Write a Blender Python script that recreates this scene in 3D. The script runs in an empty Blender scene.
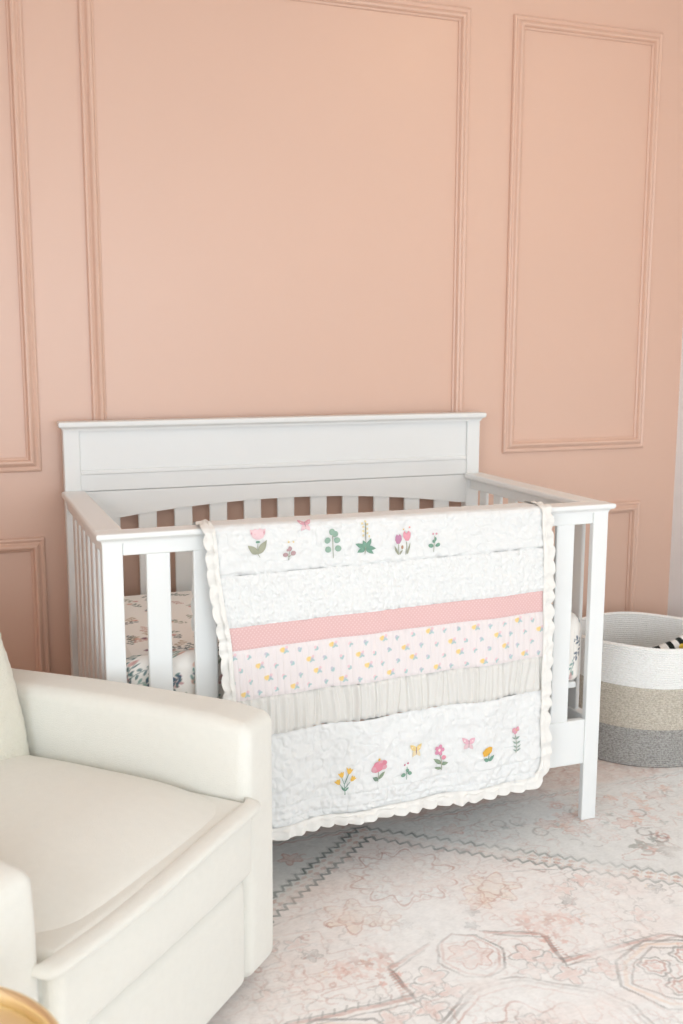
import bpy, bmesh, math, random
import numpy as np
from mathutils import Vector, Matrix
random.seed(3)
rng = np.random.default_rng(5)
C = bpy.context.scene.collection
PI = math.pi

# ------------------------------------------------------------------ helpers
def srgb(h):
    h = h.lstrip('#'); v = [int(h[i:i+2], 16)/255 for i in (0, 2, 4)]
    return tuple(((c+.055)/1.055)**2.4 if c > .04045 else c/12.92 for c in v)

def tag(o, label=None, cat=None, group=None, kind=None):
    if label: o['label'] = label
    if cat: o['category'] = cat
    if group: o['group'] = group
    if kind: o['kind'] = kind
    return o

def thing(name, label, cat, loc=(0, 0, 0), rotz=0, group=None):
    o = bpy.data.objects.new(name, None); C.objects.link(o)
    o.location = loc; o.rotation_euler = (0, 0, rotz); o.empty_display_size = .1
    return tag(o, label, cat, group)

def link(name, me, m, parent=None):
    o = bpy.data.objects.new(name, me); C.objects.link(o)
    if m is not None: me.materials.append(m)
    if parent is not None: o.parent = parent
    return o

def obj(name, bm, m, parent=None, smooth=False):
    me = bpy.data.meshes.new(name)
    bmesh.ops.recalc_face_normals(bm, faces=bm.faces)
    bm.to_mesh(me); bm.free()
    if smooth:
        me.polygons.foreach_set('use_smooth', [True]*len(me.polygons))
    return link(name, me, m, parent)

def add_box(bm, x0, x1, y0, y1, z0, z1, bev=.003, seg=2):
    r = bmesh.ops.create_cube(bm, size=1)
    for v in r['verts']:
        v.co = Vector(((x0+x1)/2+v.co.x*(x1-x0), (y0+y1)/2+v.co.y*(y1-y0), (z0+z1)/2+v.co.z*(z1-z0)))
    if bev:
        es = set(e for v in r['verts'] for e in v.link_edges)
        bmesh.ops.bevel(bm, geom=list(es), offset=bev, segments=seg, profile=.5, affect='EDGES', clamp_overlap=True)

def box(name, x0, x1, y0, y1, z0, z1, m, parent=None, bev=.003, seg=2):
    bm = bmesh.new(); add_box(bm, x0, x1, y0, y1, z0, z1, bev, seg)
    return obj(name, bm, m, parent)

def arr_mesh(name, V, F, m, parent=None, col=None, smooth=True):
    """V (n,3), F (k,4) arrays -> mesh object, with an optional colour per vertex"""
    me = bpy.data.meshes.new(name)
    V = np.asarray(V, np.float32); F = np.asarray(F, np.int32)
    me.vertices.add(len(V)); me.vertices.foreach_set('co', V.ravel())
    k = F.shape[1]
    me.loops.add(F.size); me.loops.foreach_set('vertex_index', F.ravel())
    me.polygons.add(len(F)); me.polygons.foreach_set('loop_start', np.arange(0, F.size, k, dtype=np.int32))
    me.polygons.foreach_set('use_smooth', np.full(len(F), smooth))
    me.update(calc_edges=True); me.validate()
    if col is not None:
        a = me.color_attributes.new('Dye', 'FLOAT_COLOR', 'POINT')
        c = np.ones((len(V), 4), np.float32); c[:, :3] = col.reshape(-1, 3)
        a.data.foreach_set('color', c.ravel())
    return link(name, me, m, parent)

def grid_faces(ny, nx, wrap=False, off=0):
    j, i = np.meshgrid(np.arange(ny-1), np.arange(nx if wrap else nx-1), indexing='ij')
    i2 = (i+1) % nx
    a = j*nx+i; b = j*nx+i2; c = (j+1)*nx+i2; d = (j+1)*nx+i
    return np.stack([a, b, c, d], -1).reshape(-1, 4)+off

def grid_obj(name, P, m, parent=None, col=None, flip=False, wrap=False):
    ny, nx = P.shape[:2]
    F = grid_faces(ny, nx, wrap)
    if flip: F = F[:, ::-1]
    return arr_mesh(name, P.reshape(-1, 3), F, m, parent, col)

_nt = {}
def noise(x, y, s=0):
    """smooth value noise in -1..1 on arrays"""
    if s not in _nt: _nt[s] = np.random.default_rng(100+s).random((128, 128))*2-1
    T = _nt[s]
    xi = np.floor(x).astype(int); yi = np.floor(y).astype(int)
    fx = x-xi; fy = y-yi; fx = fx*fx*(3-2*fx); fy = fy*fy*(3-2*fy)
    g = lambda a, b: T[a % 128, b % 128]
    return (g(xi, yi)*(1-fx)+g(xi+1, yi)*fx)*(1-fy)+(g(xi, yi+1)*(1-fx)+g(xi+1, yi+1)*fx)*fy

def sstep(a, b, x):
    t = np.clip((x-a)/(b-a), 0, 1); return t*t*(3-2*t)

# ------------------------------------------------------------------ materials
def mat(name, col, rough=.6, metal=0, spec=.5, bump=None, dye=None, var=0, var_scale=3, sheen=0, coat=0):
    """procedural principled material. bump=(scale, strength, distance), dye=colour attribute name"""
    m = bpy.data.materials.new(name); m.use_nodes = True
    nt = m.node_tree; b = nt.nodes['Principled BSDF']
    c = srgb(col) if isinstance(col, str) else col
    b.inputs['Base Color'].default_value = (*c, 1)
    b.inputs['Roughness'].default_value = rough; b.inputs['Metallic'].default_value = metal
    b.inputs['Specular IOR Level'].default_value = spec
    if sheen:
        b.inputs['Sheen Weight'].default_value = sheen; b.inputs['Sheen Roughness'].default_value = .5
    if coat:
        b.inputs['Coat Weight'].default_value = coat; b.inputs['Coat Roughness'].default_value = .25
    tc = nt.nodes.new('ShaderNodeTexCoord')
    src = None
    if dye:
        a = nt.nodes.new('ShaderNodeAttribute'); a.attribute_name = dye; src = a.outputs['Color']
    if var:
        n = nt.nodes.new('ShaderNodeTexNoise'); n.inputs['Scale'].default_value = var_scale; n.inputs['Detail'].default_value = 4
        nt.links.new(tc.outputs['Object'], n.inputs['Vector'])
        mx = nt.nodes.new('ShaderNodeMix'); mx.data_type = 'RGBA'; mx.blend_type = 'MULTIPLY'
        r = nt.nodes.new('ShaderNodeMapRange'); r.inputs['To Min'].default_value = 1-var; r.inputs['To Max'].default_value = 1+var*.4
        nt.links.new(n.outputs['Fac'], r.inputs['Value'])
        mx.inputs[0].default_value = 1
        if src: nt.links.new(src, mx.inputs[6])
        else: mx.inputs[6].default_value = (*c, 1)
        nt.links.new(r.outputs[0], mx.inputs[7]); src = mx.outputs[2]
    if src: nt.links.new(src, b.inputs['Base Color'])
    if bump:
        n = nt.nodes.new('ShaderNodeTexNoise'); n.inputs['Scale'].default_value = bump[0]; n.inputs['Detail'].default_value = 3
        nt.links.new(tc.outputs['Object'], n.inputs['Vector'])
        bp = nt.nodes.new('ShaderNodeBump'); bp.inputs['Strength'].default_value = bump[1]; bp.inputs['Distance'].default_value = bump[2]
        nt.links.new(n.outputs['Fac'], bp.inputs['Height']); nt.links.new(bp.outputs['Normal'], b.inputs['Normal'])
    return m

M_wall = mat('pink_paint', '#DCB9A6', .36, spec=.6, bump=(220, .06, .001), var=.02, var_scale=2)
M_white_wall = mat('white_wall_paint', '#F3F5F7', .7, bump=(220, .06, .001))
M_ceil = mat('ceiling_paint', '#F3F2EF', .9, bump=(150, .1, .001))
M_floor = mat('oak_floor', '#C4AD92', .45, var=.25, var_scale=6, bump=(60, .1, .001))
M_crib = mat('white_lacquer', '#E8EAE9', .38, spec=.5, bump=(40, .02, .001))
M_bouc = mat('boucle_fabric', '#E3E1D9', .95, spec=.15, sheen=.25, bump=(420, .5, .002), var=.04, var_scale=60)
M_bouc2 = mat('looped_boucle_fabric', '#E4E1D4', .95, spec=.1, sheen=.25, bump=(160, .7, .004), var=.05, var_scale=60)
M_dark = mat('dark_plinth', '#3A3632', .6, bump=(80, .1, .001))
M_quilt = mat('white_cotton', '#E3E4E3', .9, spec=.15, sheen=.1, bump=(500, .35, .0012), var=.02, var_scale=30)
M_quiltdye = mat('printed_cotton', '#EFEFEC', .9, spec=.15, sheen=.1, bump=(500, .3, .001), dye='Dye')
M_gauze = mat('grey_cotton', '#DBD9D4', .92, spec=.1, bump=(500, .3, .001), var=.04, var_scale=40)
M_frill = mat('cream_frill_cotton', '#EAE8E3', .92, spec=.1, bump=(400, .3, .001), var=.04, var_scale=50)
M_thread = mat('embroidery_thread', '#FFFFFF', .75, spec=.2, bump=(900, .5, .0008), dye='Dye')
M_rug = mat('printed_rug', '#FFFFFF', .95, spec=.05, bump=(450, .35, .0015), dye='Dye', var=.05, var_scale=120)
M_gold = mat('brushed_brass', '#FBEBC2', .36, metal=1, bump=(30, .03, .001))
M_goldtop = mat('brass_tray', '#FAECC8', .45, metal=1, bump=(30, .03, .001))
M_black = mat('black_felt', '#1B2422', .9, bump=(300, .3, .001))
M_yellow = mat('yellow_felt', '#E9C44A', .9, bump=(300, .3, .001))
M_wfelt = mat('white_felt', '#EDEDEB', .9, bump=(300, .3, .001))
def rope_mat(name, a, b):
    m = mat(name, a, .95, spec=.1, bump=(260, .6, .003))
    nt = m.node_tree; bs = nt.nodes['Principled BSDF']
    tc = nt.nodes.new('ShaderNodeTexCoord'); mp = nt.nodes.new('ShaderNodeMapping'); mp.inputs['Scale'].default_value = (1, 1, 1.6)
    n = nt.nodes.new('ShaderNodeTexNoise'); n.inputs['Scale'].default_value = 170; n.inputs['Detail'].default_value = 2
    cr = nt.nodes.new('ShaderNodeValToRGB')
    cr.color_ramp.elements[0].position = .36; cr.color_ramp.elements[0].color = (*srgb(b), 1)
    cr.color_ramp.elements[1].position = .62; cr.color_ramp.elements[1].color = (*srgb(a), 1)
    nt.links.new(tc.outputs['Object'], mp.inputs[0]); nt.links.new(mp.outputs[0], n.inputs['Vector'])
    nt.links.new(n.outputs['Fac'], cr.inputs[0]); nt.links.new(cr.outputs[0], bs.inputs['Base Color'])
    return m
M_rope_w = rope_mat('white_rope', '#F6F6F4', '#EEEDE9')
M_rope_b = rope_mat('beige_rope', '#DAD3C7', '#BAB1A2')
M_rope_g = rope_mat('grey_rope', '#BBB9B5', '#918E8A')

# ------------------------------------------------------------------ room shell
ZF = -.006                      # floor level; the rug's top is z = 0
XL, XR, YF, ZC = -2.7, 1.582, -6.2, 2.75
def struct(name, bm, m):
    return tag(obj(name, bm, m), kind='structure')
def sbox(name, *a, m, bev=0):
    bm = bmesh.new(); add_box(bm, *a, bev=bev); return struct(name, bm, m)
sbox('floor', XL-.12, XR+.12, YF-.12, .12, ZF-.1, ZF, m=M_floor)
sbox('ceiling', XL-.12, XR+.12, YF-.12, .12, ZC, ZC+.1, m=M_ceil)
sbox('wall_back', XL-.12, XR+.12, 0, .12, ZF, ZC, m=M_wall)
sbox('wall_right', XR, XR+.12, YF, 0, ZF, ZC, m=M_white_wall)

def wall_with_hole(name, axis, p0, p1, a0, a1, h0, h1, z0, z1, m):
    """axis 'x': wall spans y a0..a1 at x p0..p1; axis 'y': spans x at y p0..p1; hole h0..h1, z0..z1"""
    bm = bmesh.new()
    for (u0, u1, w0, w1) in ((a0, h0, ZF, ZC), (h1, a1, ZF, ZC), (h0, h1, ZF, z0), (h0, h1, z1, ZC)):
        if axis == 'x': add_box(bm, p0, p1, u0, u1, w0, w1, 0)
        else: add_box(bm, u0, u1, p0, p1, w0, w1, 0)
    return struct(name, bm, m)
WL = (-5.3, -2.9, .55, 2.35)    # left window y0,y1,z0,z1
WF = (-2.0, 1.1, .35, 2.35)     # front window x0,x1,z0,z1
wall_with_hole('wall_left', 'x', XL-.12, XL, YF, 0, WL[0], WL[1], WL[2], WL[3], M_wall)
wall_with_hole('wall_front', 'y', YF-.12, YF, XL-.12, XR+.12, WF[0], WF[1], WF[2], WF[3], M_white_wall)

def window(name, axis, p, a0, a1, z0, z1, nm):
    bm = bmesh.new()
    def bx(u0, u1, w0, w1, d=.04):
        if axis == 'x': add_box(bm, p-d, p+d, u0, u1, w0, w1, .004)
        else: add_box(bm, u0, u1, p-d, p+d, w0, w1, .004)
    t = .05
    bx(a0, a1, z0, z0+t); bx(a0, a1, z1-t, z1); bx(a0, a0+t, z0+t, z1-t); bx(a1-t, a1, z0+t, z1-t)
    for k in range(1, nm):
        c = a0+(a1-a0)*k/nm; bx(c-.02, c+.02, z0+t, z1-t, .03)
    struct(name, bm, M_crib)
window('window_1', 'x', XL-.06, WL[0], WL[1], WL[2], WL[3], 2)
window('window_2', 'y', YF-.06, WF[0], WF[1], WF[2], WF[3], 3)

# applied picture-frame mouldings on the pink wall: a profile swept round each rectangle with mitred corners
PROF = [(0, 0), (0, .007), (.003, .011), (.007, .012), (.011, .010), (.014, .0085), (.018, .011), (.022, .017), (.027, .0195),
        (.032, .018), (.035, .013), (.037, .0075), (.041, .006), (.043, .004), (.043, 0)]
def frame_moulding(n, x0, x1, z0, z1):
    V = []; F = []
    for (o, h) in PROF:
        V += [(x0+o, -h, z0+o), (x1-o, -h, z0+o), (x1-o, -h, z1-o), (x0+o, -h, z1-o)]
    for k in range(len(PROF)-1):
        for c in range(4):
            d = (c+1) % 4
            F.append((4*k+c, 4*k+d, 4*k+4+d, 4*k+4+c))
    o = arr_mesh('trim_%d' % n, V, F, M_wall, smooth=False)
    tag(o, kind='structure')
n = 1
for (x0, x1) in ((-1.36, -.756), (-.6, .663), (.825, 1.425)):
    frame_moulding(n, x0, x1, .989, 2.457); n += 1
    frame_moulding(n, x0, x1, .20, .787); n += 1
def baseboard(name, axis, a0, a1, p, d, m):
    bm = bmesh.new()
    if axis == 'y': add_box(bm, a0, a1, p-d, p, ZF, .12, .004)
    else: add_box(bm, min(p, p+d), max(p, p+d), a0, a1, ZF, .12, .004)
    struct(name, bm, m)
baseboard('baseboard_back', 'y', XL, XR, 0, .014, M_wall)
baseboard('baseboard_left', 'x', YF, -.014, XL, .014, M_crib)
baseboard('baseboard_right', 'x', YF, -.014, XR, -.014, M_crib)

# unseen warm light on the ceiling, added to tint the upper wall orange
cl = thing('added_warm_light', 'added unseen round flush light that warms the upper wall', 'ceiling light', (1.0, -1.25, ZC))
def lathe(name, prof, m, parent=None, seg=64, loc=(0, 0)):
    P = np.zeros((len(prof), seg, 3)); t = np.linspace(0, 2*PI, seg, endpoint=False)
    for i, (r, z) in enumerate(prof):
        P[i, :, 0] = loc[0]+r*np.cos(t); P[i, :, 1] = loc[1]+r*np.sin(t); P[i, :, 2] = z
    return grid_obj(name, P, m, parent, wrap=True)
lathe('added_light_plate', [(.001, 0), (.11, 0), (.115, -.01), (.11, -.025), (.001, -.025)], M_gold, cl)
M_glow = bpy.data.materials.new('added_warm_glow'); M_glow.use_nodes = True  # glow of the added light, out of view
_b = M_glow.node_tree.nodes['Principled BSDF']; _b.inputs['Base Color'].default_value = (.9, .8, .65, 1)
_b.inputs['Emission Color'].default_value = (1, .66, .36, 1); _b.inputs['Emission Strength'].default_value = 11.5
lathe('added_light_shade', [(.001, -.1), (.06, -.098), (.11, -.082), (.135, -.055), (.13, -.026), (.001, -.0255)], M_glow, cl)

# ------------------------------------------------------------------ rug
def build_rug():
    fx0, fx1, fy0, fy1 = -.56, 1.30, -1.80, -.50
    s = .0029
    xs = np.concatenate([np.arange(-1.9, fx0, .012), np.arange(fx0, fx1, s), np.linspace(fx1, 1.55, 24)])
    ys = np.concatenate([np.arange(-2.9, fy0, .012), np.arange(fy0, fy1, s), np.linspace(fy1, -.035, 60)])
    X, Y = np.meshgrid(xs, ys)
    col = np.zeros(X.shape+(3,))
    # handmade wobble of the drawing
    wx = .0022*noise(X*38, Y*38, 1)+.0012*noise(X*110, Y*110, 2)
    wy = .0022*noise(X*38, Y*38, 3)+.0012*noise(X*110, Y*110, 4)
    A = X+wx; B = Y+wy
    AX = .03                                     # the pattern's axis of symmetry
    U = np.abs(A-AX)
    def c(h): return np.array(srgb(h))
    ivory, pink, grey = c('#F3F3F2'), c('#F0E8E4'), c('#E3E4E2')
    rust, dark, peach, rose, ink = c('#BF8C7E'), c('#6C7875'), c('#EFDCCB'), c('#E5C4BB'), c('#979593')
    # the zigzag line: v along it, d across it (both halves of the lozenge)
    k = .80
    D = (B+.665)+U*k                             # 0 on the lozenge edge, negative inside
    D = D/math.hypot(1, k)
    fade = .5+.5*noise(X*2.2, Y*2.2, 5)
    wear = np.clip(.62+.45*noise(X*9, Y*9, 6)+.3*noise(X*31, Y*31, 7), .08, 1)
    g_in = sstep(.02, -.04, D)
    col[:] = grey
    rightward = sstep(.1, 1.0, A)
    col = col*(1-.55*rightward[..., None])+ivory*(.55*rightward[..., None])
    pf = np.clip(sstep(-.75, -.05, D)*(.85-.55*sstep(.1, .7, A))+.12*fade, 0, 1)
    inner = ivory*(1-pf[..., None])+pink*pf[..., None]
    col = col*(1-g_in[..., None])+inner*g_in[..., None]
    def put(mask, colr, alpha=1, w=True):
        nonlocal col
        a = np.clip(mask, 0, 1)*alpha
        if w: a = a*wear
        col = col*(1-a[..., None])+colr*a[..., None]
    # outer border field behind the crib's front legs
    bd = sstep(-.66, -.60, B+.02*noise(X*20, Y*20, 8))
    put(bd, c('#EADCD5'), .75, False)
    def seg_d(x0, y0, x1, y1, P, Q):
        dx, dy = x1-x0, y1-y0; L = dx*dx+dy*dy+1e-12
        t = np.clip(((P-x0)*dx+(Q-y0)*dy)/L, 0, 1)
        return np.hypot(P-x0-t*dx, Q-y0-t*dy)
    def line(pts, w=.0035, colr=rust, alpha=.7, mirror=True, closed=False):
        """polyline in half-space coordinates (distance from the axis, y)"""
        nonlocal col
        P = U if mirror else A
        if closed: pts = list(pts)+[pts[0]]
        px = [p[0] for p in pts]; py = [p[1] for p in pts]; e = w*4
        m = (P > min(px)-e) & (P < max(px)+e) & (B > min(py)-e) & (B < max(py)+e)
        if not m.any(): return
        p, q = P[m], B[m]; d = np.full(p.shape, 9.)
        for a, b in zip(pts[:-1], pts[1:]): d = np.minimum(d, seg_d(a[0], a[1], b[0], b[1], p, q))
        al = (1-sstep(w*.5, w*1.5, d))*alpha*wear[m]
        col[m] = col[m]*(1-al[:, None])+colr*al[:, None]
    def blob(cx, cy, r, colr, alpha=.6, n=5, amp=.25, ph=0, mirror=True, ring=0, rough=.0):
        nonlocal col
        P = U if mirror else A
        m = (np.abs(P-cx) < r*1.7) & (np.abs(B-cy) < r*1.7)
        if not m.any(): return
        p, q = P[m]-cx, B[m]-cy
        th = np.arctan2(q, p); R = r*(1+amp*np.cos(n*th+ph)+rough*noise(p*150+cx*31, q*150, 9))
        d = np.hypot(p, q)-R
        al = (1-sstep(ring*.5, ring*1.5, np.abs(d))) if ring else (1-sstep(-.004, .003, d))
        al = al*alpha*wear[m]
        col[m] = col[m]*(1-al[:, None])+colr*al[:, None]
    def scroll(cx, cy, r, a0, a1, w=.0032, colr=rust, alpha=.7, mirror=True):
        t = np.linspace(a0, a1, 10)
        line([(cx+r*(1-.06*i)*math.cos(x), cy+r*(1-.06*i)*math.sin(x)) for i, x in enumerate(t)], w, colr, alpha, mirror)
    # double zigzag band of the lozenge
    along = (U*1.0-(B+.665)*k)/math.hypot(1, k)
    tri = np.abs(((along/.034) % 1)-.5)*2
    stair = (tri-.5)*.019
    for off, ww, al in ((.021, .0072, .9), (-.034, .0072, .9)):
        strength = al*(1-.45*sstep(.15, .6, A))
        put((1-sstep(ww*.5, ww*1.1, np.abs(D-off-stair)))*strength*np.clip(wear+.35, 0, 1), dark, .95, False)
        put((1-sstep(.002, .004, np.abs(D-off-.011-stair)))*strength*.6, ink, .8)
    mid = (np.abs(D+.006) < .020)
    put((mid & (np.sin(along/.034*2*PI+1.2)+np.sin(D*320) > .55)).astype(float), rust, .55)
    put((mid & (np.cos(along/.017*2*PI) > .6)).astype(float), peach, .35)
    # big palmette under the apex
    py0 = -.935
    for r, n_, al in ((.035, 6, .6), (.058, 8, .5), (.125, 11, .75), (.14, 11, .35)):
        blob(0, py0, r, rust if n_ != 6 else rose, al, n_, .17, .5, ring=.0035)
    blob(0, py0, .12, ivory, .8, 11, .15, .5); blob(0, py0, .05, rose, .45, 7, .25, .5, rough=.3)
    for r, n_, al in ((.05, 8, .8), (.085, 10, .4), (.124, 11, .9)):
        blob(0, py0, r, rust, al, n_, .17, .5, ring=.0034)
    for kk in range(9):
        a = -PI/2+kk*PI/8.5
        scroll(.088*math.cos(a), py0+.088*math.sin(a), .021, a-1.9, a+1.7, .003, rust, .7)
        scroll(.125*math.cos(a+.15), py0+.118*math.sin(a+.15), .017, a-1.2, a+2.2, .0028, rust, .6)
    # peach lobed leaves either side of it
    for (cx, cy, r) in ((.19, -1.07, .062), (.125, -1.115, .035)):
        blob(cx, cy, r, peach, .6, 6, .28, 1.1, rough=.2); blob(cx, cy, r, rust, .7, 6, .28, 1.1, ring=.003)
        blob(cx, cy, r*.5, rust, .55, 4, .2, .4, ring=.0028)
    for t in range(7):
        scroll(.11+.028*t, -1.135+.012*t+.012*math.sin(t*2.1), .016, .3+t, 3.2+t, .0028, rust, .65)
        scroll(.16+.025*t, -1.01-.02*math.cos(t*1.7), .015, t*1.3, t*1.3+3, .0028, rust, .5)
    line([(.25, -1.01), (.30, -1.02), (.36, -1.035), (.40, -1.05)], .003, ink, .6); line([(.33, -1.02), (.36, -1.05)], .003, rust, .6)
    # rose bouquets
    for i in range(16):
        a = i*2.4; rr = .014*math.sqrt(i)
        blob(.235+rr*math.cos(a)*1.35, -1.262+rr*math.sin(a), .012+.006*math.sin(i*5), rose if i % 3 else rust, .62, 5, .35, a, rough=.5)
    for i in range(9):
        a = i*2.1
        blob(.20+.03*math.cos(a), -1.345+.02*math.sin(a)*1.2, .007, rose, .55, 5, .3, a, rough=.4)
    # small scattered flowers
    for (cx, cy, r, cl_, al) in ((.10, -.80, .012, rust, .6), (.21, -.87, .011, ink, .6), (.155, -.845, .008, rust, .6), (.09, -1.15, .014, ink, .45),
                                 (.30, -.95, .014, rust, .5), (.36, -1.14, .02, rose, .55), (.43, -1.12, .024, rose, .6), (.34, -1.19, .016, ink, .45),
                                 (.50, -1.16, .026, rose, .55), (.58, -1.22, .016, ink, .5), (.47, -1.31, .024, rose, .5), (.06, -1.21, .012, ink, .5)):
        blob(cx, cy, r, cl_, al, 5, .35, cx*40, rough=.3); blob(cx, cy, r*1.25, ink, .5, 5, .3, cx*40, ring=.0026)
    for i in range(46):
        cx = .05+.75*rng.random(); cy = -.80-.5*rng.random()-.55*cx*.6
        if (cy+.665)+cx*k > -.08: continue
        scroll(cx, cy, .006+.012*rng.random(), rng.random()*6, rng.random()*6+4, .0026, rust if i % 3 else peach, .45)
    # stepped bracket frames
    for o_, w_, cc in ((0, .005, rust), (.016, .0028, ink), (-.008, .0026, ink)):
        line([(.075+o_, -1.245-o_), (.197+o_*.3, -1.30-o_), (.184, -1.412-o_), (.47+o_, -1.405-o_), (.52+o_, -1.44-o_)], w_, cc, .62)
    for i in range(10):
        line([(.20+.026*i, -1.388), (.21+.026*i, -1.405)], .0024, ink, .5)
        line([(.192, -1.31-.01*i), (.205, -1.312-.01*i)], .0024, rust, .5)
    # small hexagon on the axis, with a flower
    for r_, cc, al in ((1, ink, .8), (.84, rust, .5)):
        line([(0, -1.225+.0*r_), (.05*r_, -1.25), (.082*r_, -1.318), (.05*r_, -1.318-.068*r_), (0, -1.405+.02*(1-r_))], .003, cc, al)
    blob(0, -1.315, .042, rose, .42, 6, .22, .3, rough=.3); blob(0, -1.315, .046, rust, .6, 6, .22, .3, ring=.003); blob(0, -1.315, .018, ivory, .8, 5, .2, .3)
    # leaves joining the hexagons
    for (cx, cy, r, ph) in ((.12, -1.36, .026, .4), (.155, -1.395, .02, 2), (.10, -1.42, .02, 1), (.17, -1.46, .024, 0), (.26, -1.47, .026, .8)):
        blob(cx, cy, r, rose, .45, 4, .35, ph, rough=.3); blob(cx, cy, r*1.25, ink, .55, 4, .35, ph, ring=.0028)
    # central octagon medallion
    cy0 = -1.66
    for q, w_, cc, al in ((0, .0034, ink, .8), (.014, .0045, ink, .5), (.034, .003, rust, .5)):
        line([(0, -1.42-q), (.055, -1.425-q), (.20-q, -1.53-q*.4), (.235-q, -1.60), (.235-q, -1.72), (.20-q, -1.80), (0, -1.93+q)], w_, cc, al)
    blob(0, cy0, .14, pink, .5, 8, .15, 0); blob(0, cy0, .14, rust, .65, 8, .15, 0, ring=.0034)
    for i in range(9):
        a = -PI/2+i*PI/8
        blob(.088*math.cos(a), cy0+.088*math.sin(a), .024, rose, .4, 5, .2, a, rough=.2); blob(.088*math.cos(a), cy0+.088*math.sin(a), .026, ink, .6, 5, .2, a, ring=.0028)
    # side hexagon medallions with four rosettes
    hx, hy = .425, -1.535
    for q, w_, cc, al in ((0, .0034, ink, .8), (.014, .0045, peach, .6), (.028, .0028, ink, .6)):
        line([(hx-.175+q, hy), (hx-.13+q, hy+.085-q), (hx-.02, hy+.128-q), (hx+.10-q, hy+.085-q), (hx+.17-q, hy), (hx+.12-q, hy-.11+q), (hx-.02, hy-.15+q), (hx-.13+q, hy-.10+q)], w_, cc, al, closed=True)
    for (ax, ay) in ((-.06, .035), (.035, .045), (-.05, -.05), (.045, -.035)):
        for r_ in (.034, .022): blob(hx+ax, hy+ay, r_, ink if r_ > .03 else rust, .6, 7, .1, 0, ring=.003)
        blob(hx+ax, hy+ay, .011, rose, .6, 5, .2, 0)
    # far-left and far-right repeats, and filler
    for i in range(40):
        cx = .35+.9*rng.random(); cy = -1.25-.55*rng.random()
        blob(cx, cy, .008+.008*rng.random(), rose if i % 2 else ink, .35, 5, .4, i, rough=.5)
    # ground outside the lozenge: vines and rust flowers
    for i in range(90):
        cx = 1.3*rng.random()**.9; cy = -.70-.6*rng.random()*cx-.02
        if (cy+.665)+cx*k < .075: continue
        kind = i % 4
        if kind == 0: blob(cx, cy, .016+.012*rng.random(), rose, .5, 5, .3, i, rough=.3); blob(cx, cy, .026, rust, .5, 5, .3, i, ring=.003)
        elif kind == 1: scroll(cx, cy, .03, rng.random()*6, rng.random()*6+3, .0034, ink, .6)
        elif kind == 2: blob(cx, cy, .012, c('#8D9A96'), .55, 4, .4, i, rough=.4)
        else: scroll(cx, cy, .022, rng.random()*6, rng.random()*6+3.4, .0034, rust, .6)
    # grey moth-like motif near the basket
    for (cx, cy, r, cl_) in ((.69, -1.02, .03, c('#A9ABA6')), (.735, -1.06, .035, c('#B4AFAA')), (.705, -1.045, .014, rose)):
        blob(cx, cy, r, cl_, .75, 4, .4, 1, rough=.3)
    # outer border: rows of rust blooms joined by a vine
    for i in range(34):
        cx = .04+.042*i; cy = -.60+.018*math.sin(i*1.3)
        blob(cx, cy, .019, rose if i % 2 else rust, .45, 5, .35, i, rough=.4)
        blob(cx, cy+.075, .022, rust, .45, 6, .3, i, rough=.4); scroll(cx, cy+.04, .02, i, i+3.5, .0036, rust, .6)
        scroll(cx+.01, cy+.12, .022, i, i+3.5, .0036, rust, .5)
    for off in (-.655, -.642, -.50, -.47):
        put(1-sstep(.002, .005, np.abs(B-off-.004*np.sin(A*150))), rust if off != -.642 else ink, .5)
    for i in range(28):
        a = i*.05; cx, cy = .55+.5*rng.random(), -.70-.25*rng.random()
        blob(cx, cy, .012+.01*rng.random(), rose if i % 2 else c('#E8B7A0'), .5, 5, .35, i, rough=.5)
    # fine tendrils everywhere in the ground
    for (fq, sd, cc, al) in ((17, 80, rust, .26), (24, 81, ink, .24), (33, 82, rust, .24)):
        nn = noise(A*fq+.4*noise(A*60, B*60, sd+10), B*fq, sd); gx = np.abs(np.gradient(nn, axis=1))+np.abs(np.gradient(nn, axis=0))+1e-4
        put((np.abs(nn) < gx*.75)*(noise(A*7, B*7, sd+20) > -.1), cc, al)
    # faded patches and woven grain
    put(sstep(-.1, .7, noise(X*3.1, Y*3.4, 11)), ivory, .5, False)
    put(sstep(.1, .8, noise(X*11, Y*14, 14))*g_in, c('#EFD5CB'), .16, False)
    put(sstep(.3, .9, noise(X*45, Y*120, 12)), ivory, .35, False)
    col *= (1+.045*noise(X*160, Y*260, 13)+.03*noise(X*70, Y*40, 15))[..., None]
    Z = -.0012+.0005*noise(X*60, Y*60, 16)
    P = np.stack([X, Y, Z], -1)
    # edge skirt down to the floor: first and last rows/columns drop
    for sl in ((0, slice(None)), (-1, slice(None)), (slice(None), 0), (slice(None), -1)):
        P[sl][..., 2] = ZF
    o = grid_obj('area_rug', P, M_rug, None, np.clip(col, 0, 1))
    tag(o, 'large faded ivory and blush area rug with a worn medallion pattern under the crib', 'rug')
build_rug()

# ------------------------------------------------------------------ crib
crib = thing('crib', 'white wooden baby crib with slatted sides and a tall panelled headboard', 'crib', (0, -.45, 0))
CY = .45
def cbox(name, x0, x1, y0, y1, z0, z1, bev=.003, seg=2, parent=crib):
    return box(name, x0, x1, y0+CY, y1+CY, z0, z1, M_crib, parent, bev, seg)
RX, PW = .697, .048                       # half width over the posts, post width
# front posts and rear posts (each mesh its own)
for s in (-1, 1):
    a, b = sorted((s*RX, s*(RX-PW)))
    cbox('front_leg', a, b, -.830, -.810, 0, .914)
    cbox('rear_leg', a, b, -.071, -.032, 0, 1.118)
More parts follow.
